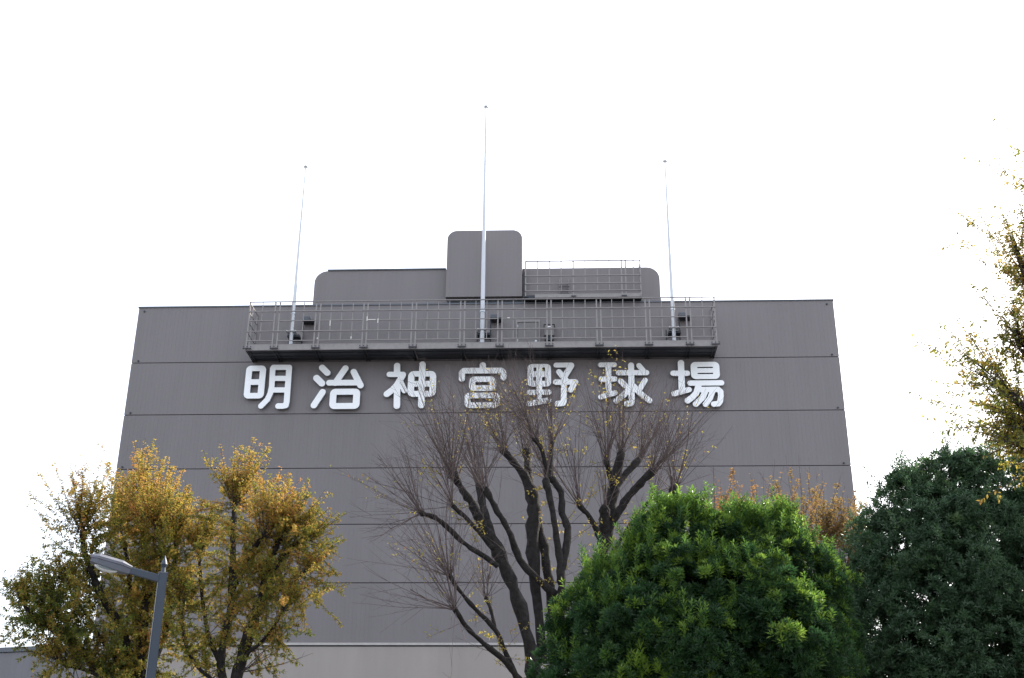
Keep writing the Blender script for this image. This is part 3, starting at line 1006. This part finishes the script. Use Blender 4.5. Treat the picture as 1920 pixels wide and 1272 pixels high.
bare_limb(T, [(785, 1270, 12), (720, 1120, 11), (690, 1055, 10), (600, 960, 9), (530, 880, 9), (488, 815, 8)], 26.8, 25.8, 34, (1.0, 1.8), upw=0.4, m='bark')
bare_limb(T, [(690, 1060, 8), (672, 970, 8), (650, 912, 9)], 26.5, 26.9, 22, (0.6, 1.2), m='bark')
T.finish(M['twig'], M['leaf_yel'])

YD = 28.5
T = Tree('pollarded_tree', 'bare pollarded tree rising behind the bright green evergreen, stubby forked limbs', (float(at(1130, 1272, YD)[0]), YD, 0), 'pollarded trees before the facade')
b0 = at(1128, 1100, YD)
T.limb([(b0[0] + 0.05, YD, -0.05, 0.5), (b0[0], YD, 2.0, 0.42), (b0[0] - 0.03, YD, 4.5, 0.4), (b0[0], YD, b0[2], 0.37)], M['bark2'], 'trunk')
bare_limb(T, [(1165, 880, 31), (1170, 740, 31), (1185, 620, 31), (1200, 520, 29), (1222, 430, 27), (1228, 380, 24), (1255, 262, 14)], 28.5, 28.8, 44, (1.0, 2.0))
bare_limb(T, [(1185, 620, 22), (1182, 560, 22), (1180, 510, 22)], 28.5, 28.2, 8, (0.8, 1.5))
bare_limb(T, [(1222, 420, 16), (1205, 360, 13), (1188, 300, 12)], 28.7, 28.2, 32, (1.0, 1.9))
bare_limb(T, [(1228, 410, 18), (1280, 350, 15), (1335, 292, 14)], 28.7, 29.2, 40, (1.0, 1.9))
bare_limb(T, [(1190, 620, 17), (1235, 540, 18), (1280, 470, 18), (1325, 415, 16), (1395, 345, 14)], 28.5, 28.0, 42, (1.0, 1.9))
bare_limb(T, [(1172, 690, 15), (1145, 610, 13), (1110, 545, 12), (1070, 500, 12)], 28.5, 27.8, 26, (1.1, 2.0))
bare_limb(T, [(1190, 760, 9), (1240, 670, 9), (1300, 580, 9), (1355, 510, 8), (1400, 455, 6)], 28.5, 29.2, 22, (0.5, 1.1))
bare_limb(T, [(1180, 900, 20), (1300, 760, 19), (1430, 620, 18), (1480, 530, 20), (1492, 425, 20)], 28.5, 27.6, 32, (0.9, 1.9), spread=0.55)
T.finish(M['twig'], M['leaf_yel'])

# ---- rusty small tree behind the green evergreen
YO = 22.0
T = Tree('autumn_tree', 'rust coloured thin twigged tree showing behind the green evergreen at the tower corner', (float(at(1500, 1272, YO)[0]), YO, 0))
b0 = at(1500, 1260, YO)
T.limb([(b0[0], YO, -0.05, 0.22), (b0[0], YO, 1.5, 0.18), (b0[0], YO, b0[2], 0.16)], M['bark'], 'trunk')
cp = zz(0, 0, 1.0)
for (x, y, n, Lm, tn, dY) in ((1375, 1000, 26, 0.95, 0.75, 0.3), (1440, 1010, 20, 1.0, 0.7, -0.4), (1505, 1010, 26, 1.15, 0.45, 0.5), (1555, 1020, 34, 0.95, 0.45, -0.3),
                              (1595, 1040, 34, 0.85, 0.5, 0.2), (1340, 1010, 18, 0.9, 0.8, -0.5), (1240, 1060, 18, 0.6, 0.75, 0.4), (1640, 1040, 16, 0.8, 0.35, 0.6), (1570, 1090, 30, 0.5, 0.7, 0.0), (1610, 1100, 26, 0.5, 0.6, -0.4)):
    q = T.limb(cp([(1500 + (x - 1500) * 0.1, 1255, 9), (1500 + (x - 1500) * 0.5, 1170, 7), (x - (x - 1500) * 0.12, y + 50, 5), (x, y, 3.5)], YO, YO + dY), M['bark'], 'limb', knob=0.2)
    for i in range(n):
        d = norm(np.array([0, 0, 0.85]) + rng.normal(0, 0.42, 3))
        T.shoot(q[-3, :3] + rng.normal(0, 0.12, 3), d, rng.uniform(0.35, 1.2) * Lm, 0.007, 4, 75 * rng.uniform(0.1, 1.3), 0.05, 0.06, np.clip(tn + rng.normal(0, 0.1), 0, 1), 0.15, lsize=0.06, start=0.0)
    for i in range(5):
        T.shoot(q[-3, :3], norm(np.array([0, 0, 1.0]) + rng.normal(0, 0.22, 3)), rng.uniform(1.0, 1.6) * Lm, 0.008, 3, 2, 0.03, 0.04, tn, 0.1, 0.25, lsize=0.06)
T.finish(M['twig'], M['leaf_rust'])

# ---- near zelkova whose left side reaches in beside the tower
YN = 10.5
T = Tree('zelkova_tree', 'tall zelkova with sparse arching sprays above the dark evergreen', (float(at(2130, 1272, YN)[0]), YN, 0))
b0 = at(2120, 1200, YN)
T.limb([(b0[0], YN, -0.05, 0.24), (b0[0], YN, 1.6, 0.2), (b0[0] - 0.02, YN, 3.2, 0.18), (b0[0] - 0.05, YN + 0.05, 4.6, 0.14)], M['bark'], 'trunk')
NL = [([(2115, 1150, 18), (2060, 980, 15), (2000, 880, 12), (1940, 800, 9), (1890, 745, 6), (1850, 715, 4)], 10.5, 10.2, 26, 0.85),
      ([(2060, 980, 12), (2010, 930, 9), (1968, 885, 7), (1920, 850, 5), (1890, 830, 4)], 10.5, 10.8, 26, 0.45),
      ([(2100, 1100, 16), (2050, 850, 13), (1990, 690, 10), (1930, 570, 7), (1888, 450, 4)], 10.5, 10.6, 26, 0.75),
      ([(2050, 850, 10), (1990, 760, 8), (1935, 690, 6), (1895, 620, 4)], 10.5, 10.0, 26, 0.5),
      ([(2110, 1120, 15), (2080, 800, 12), (2040, 600, 9), (1985, 440, 7), (1930, 340, 4)], 10.5, 10.9, 22, 0.75),
      ([(2000, 880, 8), (1950, 850, 6), (1915, 810, 4), (1885, 775, 3)], 10.3, 10.6, 22, 0.5)]
for pts, a, b, n, Lm in NL:
    q = T.limb(cp([(x + 12, y, r) for x, y, r in pts], a, b), M['bark'], 'limb')
    d0 = norm(q[-3, :3] - q[-8, :3])
    for i in range(int(n * 1.7)):
        j = rng.integers(int(len(q) * 0.45), len(q) - 2)
        d = norm(d0 + rng.normal(0, 0.45, 3) + np.array([-0.1, 0, 0.15]))
        T.shoot(q[j, :3], d, rng.uniform(0.5, 1.2) * Lm, 0.005, 5, 52 * rng.uniform(0.5, 1.2), -0.01, 0.07, np.clip(0.40 + rng.normal(0, 0.16), 0, 1), 0.15, 0.4, 0.4, 0.043)
    for i in range(9):
        T.shoot(q[-3 - 2 * (i % 3), :3], norm(d0 + np.array([-0.15, 0, 0.1]) + rng.normal(0, 0.28, 3)), rng.uniform(0.6, 1.15), 0.004, 2, 16, -0.02, 0.05, 0.35, 0.1, 0.2, 0.4, 0.05)
T.finish(M['twigdark'], M['leaf_aut'])


# ---- evergreens built of leaf rosettes
def rosettes(C, A, n, ln, wd, spread, tone, jit=0.2):
    """C centres, A axes (m,3) -> leaf arrays; n leaves each"""
    m = len(C)
    ref = np.where(np.abs(A[:, 2:3]) < 0.9, np.array([[0, 0, 1.0]]), np.array([[1.0, 0, 0]]))
    U = norm(np.cross(A, ref))
    W = np.cross(A, U)
    ph = (np.arange(n)[None, :] * 2.39996 + rng.uniform(0, 6.28, (m, 1)))
    sp = spread * np.linspace(0.45, 1.15, n)[None, :] + rng.normal(0, 0.12, (m, n))
    d = (A[:, None, :] * np.cos(sp)[..., None] + (U[:, None, :] * np.cos(ph)[..., None] + W[:, None, :] * np.sin(ph)[..., None]) * np.sin(sp)[..., None])
    pos = C[:, None, :] - A[:, None, :] * (np.linspace(0, 0.35, n)[None, :, None] * ln) + d * 0.01
    L = ln * rng.uniform(1 - jit, 1 + jit, (m, n))
    upv = np.broadcast_to(A[:, None, :], d.shape)
    tn = np.clip(tone[:, None] + rng.normal(0, 0.07, (m, n)), 0, 1)
    return pos.reshape(-1, 3), d.reshape(-1, 3), upv.reshape(-1, 3), L.ravel(), (L * wd).ravel(), tn.ravel()


def sphere_dirs(n):
    v = rng.normal(0, 1, (n, 3))
    return norm(v)


def evergreen(root, base, lumps, m, sub_r, sub_n, ros_n, leaf_n, ln, wd, spread, young_lit, seedtone, inner=True, gaps=0, upb=0.35, loose=0.0):
    """lumps: (centre, radius). Foliage sits on sub-lumps over the lump surfaces."""
    LC = np.array([l[0] for l in lumps])
    LR = np.array([l[1] for l in lumps])
    cs, os_ = [], []
    for i in range(len(lumps)):
        nn = int(sub_n * (LR[i] / LR.mean()) ** 2)
        d = sphere_dirs(nn)
        p = LC[i] + d * LR[i] * rng.uniform(0.84, 1.04 + loose, (nn, 1))
        ok = np.ones(nn, bool)
        for j in range(len(lumps)):
            if j != i:
                ok &= np.linalg.norm(p - LC[j], axis=1) > LR[j] * 0.85
        ok &= p[:, 2] > 0.4
        cs.append(p[ok]); os_.append(d[ok])
        if inner:
            d = sphere_dirs(nn // 2)
            p = LC[i] + d * LR[i] * rng.uniform(0.55, 0.75, (nn // 2, 1))
            cs.append(p); os_.append(d)
    Cs, Os = np.vstack(cs), np.vstack(os_)
    hole = Cs[rng.integers(0, len(Cs), gaps)] if gaps else np.zeros((0, 3))
    if gaps:
        dm = np.min(np.linalg.norm(Cs[:, None, :] - hole[None, :, :], axis=2), axis=1)
        kp = dm > rng.uniform(0.10, 0.26, len(Cs))
        Cs, Os = Cs[kp], Os[kp]
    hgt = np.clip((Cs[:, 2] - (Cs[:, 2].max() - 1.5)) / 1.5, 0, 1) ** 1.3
    k = ros_n
    r = sub_r * rng.uniform(0.7, 1.3, (len(Cs), 1, 1))
    d = norm(norm(rng.normal(0, 1, (len(Cs), k, 3))) + 0.75 * Os[:, None, :] + np.array([0, 0, upb]))
    P_ = (Cs[:, None, :] + d * r * rng.uniform(0.75, 1.05, (len(Cs), k, 1))).reshape(-1, 3)
    A = norm(d + np.array([0, 0, 0.55]) + rng.normal(0, 0.2, d.shape)).reshape(-1, 3)
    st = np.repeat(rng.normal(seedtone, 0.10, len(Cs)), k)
    yg_lit = np.repeat(rng.random(len(Cs)) < young_lit * np.clip(0.12 + 0.5 * Os[:, 2] + 1.2 * hgt, 0.04, 2), k) & (rng.random(len(A)) < 0.6) & (A[:, 2] > 0.3)  # pale young rosettes crowd the crown top, painting its sunlit look into leaf colour
    tone = np.where(yg_lit, rng.uniform(0.75, 1.0, len(A)), np.clip(st + rng.normal(0, 0.06, len(A)), 0, 0.7))
    arr = rosettes(P_, A, leaf_n, ln, wd, spread, tone)
    return arr, Cs


def put_leaves(root, base, arrs, m):
    p, d, u, L, W, t = [np.concatenate(x) for x in zip(*arrs)]
    v, f = leaves(p - np.array(base), d, u, L, W, 0.18)
    return quadmesh('crown', v, f, m, root, tone=np.repeat(t, 4), stuff=True, nper=3)


def spray(p, d, L, n, ln, tone):
    """upright leafy shoot: whorls of leaves up a stem"""
    k = n
    t = np.linspace(0.1, 1, k)
    C = np.array(p) + norm(np.array(d, float)) * (t * L)[:, None]
    A = norm(np.tile(np.array(d, float), (k, 1)) + rng.normal(0, 0.08, (k, 3)))
    return rosettes(C, A, 5, ln, 0.30, 0.95, np.full(k, tone) + rng.normal(0, 0.06, k))


def stems(root, base, tips, r0, m):
    b = np.array(base, float)
    for tp in tips:
        tp = np.array(tp)
        mid = b * 0.5 + tp * 0.5 + rng.normal(0, 0.08, 3)
        mid[2] = b[2] + (tp[2] - b[2]) * 0.45
        q = smooth_path([tuple(b + rng.normal(0, 0.05, 3) * np.array([1, 1, 0])) + (r0,), tuple(mid) + (r0 * 0.7,), tuple(tp) + (r0 * 0.25,)])
        V, F = tubes((q[None, :, :3] - b), q[None, :, 3], 8)
        quadmesh('stem', V, F, m, root, smooth=True)


YB_ = 14.0
base = (float(at(1310, 1272, YB_ + 0.4)[0]), YB_ + 0.4, 0.0)
bush = empty('evergreen_tree', 'dense bright green evergreen with leaf rosettes before the bare trees', 'tree', base)
LP = [(1250, 968, 42, 0.3), (1300, 962, 30, 0.35), (1455, 985, 42, 0.25), (1405, 985, 34, 0.2), (1350, 992, 44, 0.15), (1500, 1020, 40, 0.0), (1215, 1020, 45, 0.1), (1130, 1085, 45, -0.1), (1550, 1085, 45, 0.2), (1265, 1020, 78, 0.3), (1180, 1090, 82, 0.1), (1110, 1150, 78, -0.1), (1075, 1230, 75, 0.1), (1345, 1045, 82, 0.5), (1440, 1035, 80, 0.2), (1505, 1080, 85, 0.3),
      (1290, 1110, 110, -0.2), (1400, 1120, 115, -0.25), (1190, 1190, 105, -0.45), (1310, 1220, 120, -0.55), (1450, 1200, 125, -0.4), (1530, 1170, 72, 0.2), (1240, 985, 50, 0.35),
      (1400, 1000, 55, 0.3), (1150, 1300, 120, -0.3), (1300, 1340, 130, -0.5), (1450, 1330, 130, -0.3), (1535, 1280, 85, 0.1), (1320, 1150, 170, 0.9), (1450, 1180, 150, 0.9), (1200, 1230, 140, 0.8), (1350, 1400, 170, 0.3)]
lumps = [(at(x + max(0, 1200 - x) * 0.16 - max(0, 1200 - x) * 0.08, y + 30, YB_ + 0.3 + dy), r / FOC * YB_ * 0.84) for x, y, r, dy in LP]
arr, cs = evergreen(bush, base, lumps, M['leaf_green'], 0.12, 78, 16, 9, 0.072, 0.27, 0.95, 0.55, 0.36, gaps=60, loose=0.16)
arrs = [arr]
for (x, y, L) in ((1243, 935, 0.18), (1262, 945, 0.14), (1296, 925, 0.30), (1313, 928, 0.32), (1225, 960, 0.16), (1385, 945, 0.2), (1400, 965, 0.14), (1455, 952, 0.2), (1470, 962, 0.15), (1330, 965, 0.14), (1500, 990, 0.15), (1190, 1010, 0.15), (1110, 1065, 0.15), (1085, 1085, 0.14), (1050, 1115, 0.14), (1280, 935, 0.2)):
    p = at(x, y, YB_ + 0.35) - np.array([0, 0, L])
    for e in range(3):
        arrs.append(spray(p + rng.normal(0, 0.06, 3), np.array([0, 0, 1.0]) + rng.normal(0, 0.12, 3), L * rng.uniform(0.7, 1.05), 7, 0.075, 0.72))
for (x, y, L) in ((1242, 1196, 0.30), (1206, 1212, 0.24), (1188, 1230, 0.18), (1212, 1240, 0.16), (1170, 1252, 0.15), (1235, 1240, 0.12), (1245, 1258, 0.12), (1262, 1262, 0.10), (1280, 1258, 0.12), (1295, 1262, 0.12), (1236, 1168, 0.12), (1228, 1176, 0.10), (1325, 1265, 0.1)):
    p = at(x, y, YB_ - 0.75) - np.array([0, 0, L])
    for e in range(2):
        arrs.append(spray(p + rng.normal(0, 0.03, 3), np.array([0, 0, 1.0]) + rng.normal(0, 0.1, 3), L * rng.uniform(0.8, 1.05), 8, 0.07, 0.9))
for i in range(420):
    l = lumps[rng.integers(0, 26)]
    d = norm(np.array([rng.normal(0, 0.6), rng.normal(-0.2, 0.6), 1.0]))
    p = l[0] + d * l[1] * 1.02
    if min(np.linalg.norm(p - o[0]) / o[1] for o in lumps if o is not l) < 0.95:
        continue
    for e in range(3):
        arrs.append(spray(p + rng.normal(0, 0.07, 3), np.array([0, 0, 1.0]) + 0.4 * d + rng.normal(0, 0.15, 3), rng.uniform(0.10, 0.30), 7, 0.06, rng.uniform(0.4, 0.9)))
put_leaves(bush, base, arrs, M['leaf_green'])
stems(bush, base, [lumps[i][0] for i in (0, 2, 9, 11, 13, 14, 15, 18, 19, 20, 21)], 0.07, M['bark'])

YE = 16.0
base = (float(at(1830, 1272, YE + 0.6)[0]), YE + 0.6, 0.0)
dk = empty('evergreen_tree', 'dark green evergreen with sky flecks through the leaves beside the bright green one', 'tree', base)
LP = [(1775, 920, 62, 0.2), (1720, 960, 62, 0.0), (1830, 930, 62, 0.4), (1890, 925, 70, 0.2), (1680, 1030, 68, 0.1), (1760, 1030, 85, -0.3), (1850, 1030, 85, -0.1), (1640, 1110, 62, 0.0), (1720, 1120, 85, -0.4),
      (1810, 1120, 90, -0.5), (1890, 1120, 85, -0.2), (1650, 1200, 72, -0.3), (1740, 1220, 90, -0.6), (1840, 1220, 95, -0.6), (1610, 1270, 70, -0.2), (1700, 1310, 110, -0.4), (1830, 1320, 120, -0.5), (1960, 1000, 100, 0.1), (1960, 1150, 110, 0.0), (1950, 1290, 120, 0.0), (1620, 1190, 50, 0.2)]
lumps2 = [(at(x, y, YE + 0.4 + dy), r / FOC * YE * 1.0) for x, y, r, dy in LP]
arr, cs = evergreen(dk, base, lumps2, M['leaf_dark'], 0.15, 92, 15, 8, 0.07, 0.33, 1.0, 0.16, 0.45, inner=True, gaps=45, loose=0.16)
arrs = [arr]
for (x, y, L) in ((1775, 835, 0.4), (1785, 850, 0.3), (1760, 865, 0.3), (1720, 890, 0.3), (1700, 900, 0.22), (1745, 880, 0.25), (1800, 875, 0.25), (1830, 868, 0.25), (1690, 930, 0.25), (1670, 960, 0.2), (1860, 870, 0.2), (1650, 1000, 0.2)):
    p = at(x, y, YE + 0.5) - np.array([0, 0, L])
    for e in range(3):
        arrs.append(spray(p + rng.normal(0, 0.06, 3), np.array([0, 0, 1.0]) + rng.normal(0, 0.2, 3), L * rng.uniform(0.6, 1.05), 6, 0.06, 0.45))
for i in range(220):
    l = lumps2[rng.integers(0, 12)]
    d = norm(rng.normal(0, 1, 3) + np.array([-0.3, -0.3, 0.7]))
    p = l[0] + d * l[1] * 1.05
    for e in range(3):
        arrs.append(spray(p + rng.normal(0, 0.07, 3), d + np.array([0, 0, 0.6]) + rng.normal(0, 0.2, 3), rng.uniform(0.12, 0.34), 6, 0.06, rng.uniform(0.3, 0.7)))
put_leaves(dk, base, arrs, M['leaf_dark'])
stems(dk, base, [lumps2[i][0] for i in (0, 1, 3, 5, 7, 9, 10, 12, 13, 17)], 0.10, M['bark'])

# ------------------------------------------------------------------ street lamp
lp = empty('street_lamp', 'slate blue square column street lamp with angled arm, standing before the ochre zelkova', 'street lamp', (-4.80, 14.0, 0.0), R(25))
ZL = 4.46
bm = bmesh.new()
vs = []
for z, h in ((0.0, 0.060), (ZL, 0.050)):
    vs += [bm.verts.new((sx * h, sy * h, z)) for sx, sy in ((-1, -1), (1, -1), (1, 1), (-1, 1))]
for i in range(4):
    bm.faces.new((vs[i], vs[(i + 1) % 4], vs[(i + 1) % 4 + 4], vs[i + 4]))
bm.faces.new(vs[:4]); bm.faces.new(vs[4:])
bmesh.ops.bevel(bm, geom=[e for e in bm.edges if abs(e.verts[0].co.z - e.verts[1].co.z) > 1], offset=0.008, segments=2, affect='EDGES')
bmobj('column', bm, M['lamp'], lp)
box('base_plate', (-0.16, -0.16, 0.0), (0.16, 0.16, 0.03), M['lamp'], lp, 0.005)
box('column_cap', (-0.053, -0.053, ZL + 0.001), (0.053, 0.053, ZL + 0.012), M['lamphead'], lp)
bm = bmesh.new()
prof = [(0.030, 0.0), (0.024, 0.06), (0.034, 0.085), (0.042, 0.10), (0.034, 0.125), (0.014, 0.175), (0.002, 0.21)]
rings = []
for r_, z in prof:
    rings.append([bm.verts.new((r_ * math.cos(a * math.pi / 5), r_ * math.sin(a * math.pi / 5), ZL + 0.012 + z)) for a in range(10)])
for a, b in zip(rings[:-1], rings[1:]):
    for i in range(10):
        bm.faces.new((a[i], a[(i + 1) % 10], b[(i + 1) % 10], b[i]))
bm.faces.new(rings[-1]); bm.faces.new(rings[0])
bmobj('finial', bm, M['lamp'], lp)
tilt = R(11)


def arm_pt(s, dy, dz):
    """s metres out along the arm (towards -X), dz across it"""
    return Vector((-0.05 - s * math.cos(tilt) + dz * math.sin(tilt) * -1 * -1, dy, ZL - 0.055 + s * math.sin(tilt) + dz * math.cos(tilt)))


def loft(name, secs, m, parent, bev=0.0):
    """secs: list of (s, half width, z low, z high, chamfer) hexagonal cross sections"""
    bm = bmesh.new()
    rr = []
    for s, hw, z0, z1, ch in secs:
        rr.append([bm.verts.new(arm_pt(s, y, z)) for y, z in ((-hw, z0), (hw, z0), (hw, z1 - ch), (hw - ch, z1), (-hw + ch, z1), (-hw, z1 - ch))])
    for a, b in zip(rr[:-1], rr[1:]):
        for i in range(6):
            bm.faces.new((a[i], a[(i + 1) % 6], b[(i + 1) % 6], b[i]))
    bm.faces.new(rr[0]); bm.faces.new(rr[-1])
    return bmobj(name, bm, m, parent)


loft('arm', [(-0.02, 0.042, -0.048, 0.036, 0.004), (0.36, 0.036, -0.040, 0.032, 0.004)], M['lamp'], lp)
hd = loft('lamp_housing', [(0.34, 0.040, -0.050, 0.012, 0.002), (0.45, 0.090, -0.060, 0.010, 0.002), (0.74, 0.098, -0.045, 0.012, 0.002), (0.81, 0.068, -0.030, 0.010, 0.002)], M['lampbody'], lp)
loft('top_cover', [(0.33, 0.043, 0.013, 0.045, 0.010), (0.45, 0.094, 0.013, 0.075, 0.03), (0.73, 0.102, 0.015, 0.080, 0.035), (0.825, 0.071, 0.012, 0.050, 0.015)], M['lamphead'], hd)
bm = bmesh.new()
rings = []
for k in range(6):
    a = k / 5 * math.pi / 2
    rr_ = []
    for i in range(16):
        ph = i * math.pi / 8
        rr_.append(bm.verts.new(arm_pt(0.61 + 0.14 * math.cos(a) * math.cos(ph), 0.076 * math.cos(a) * math.sin(ph), -0.048 - 0.05 * math.sin(a))))
    rings.append(rr_)
for a, b in zip(rings[:-1], rings[1:]):
    for i in range(16):
        bm.faces.new((a[i], a[(i + 1) % 16], b[(i + 1) % 16], b[i]))
bmesh.ops.remove_doubles(bm, verts=bm.verts, dist=0.0005)
bmobj('lens', bm, M['glass'], hd, True)
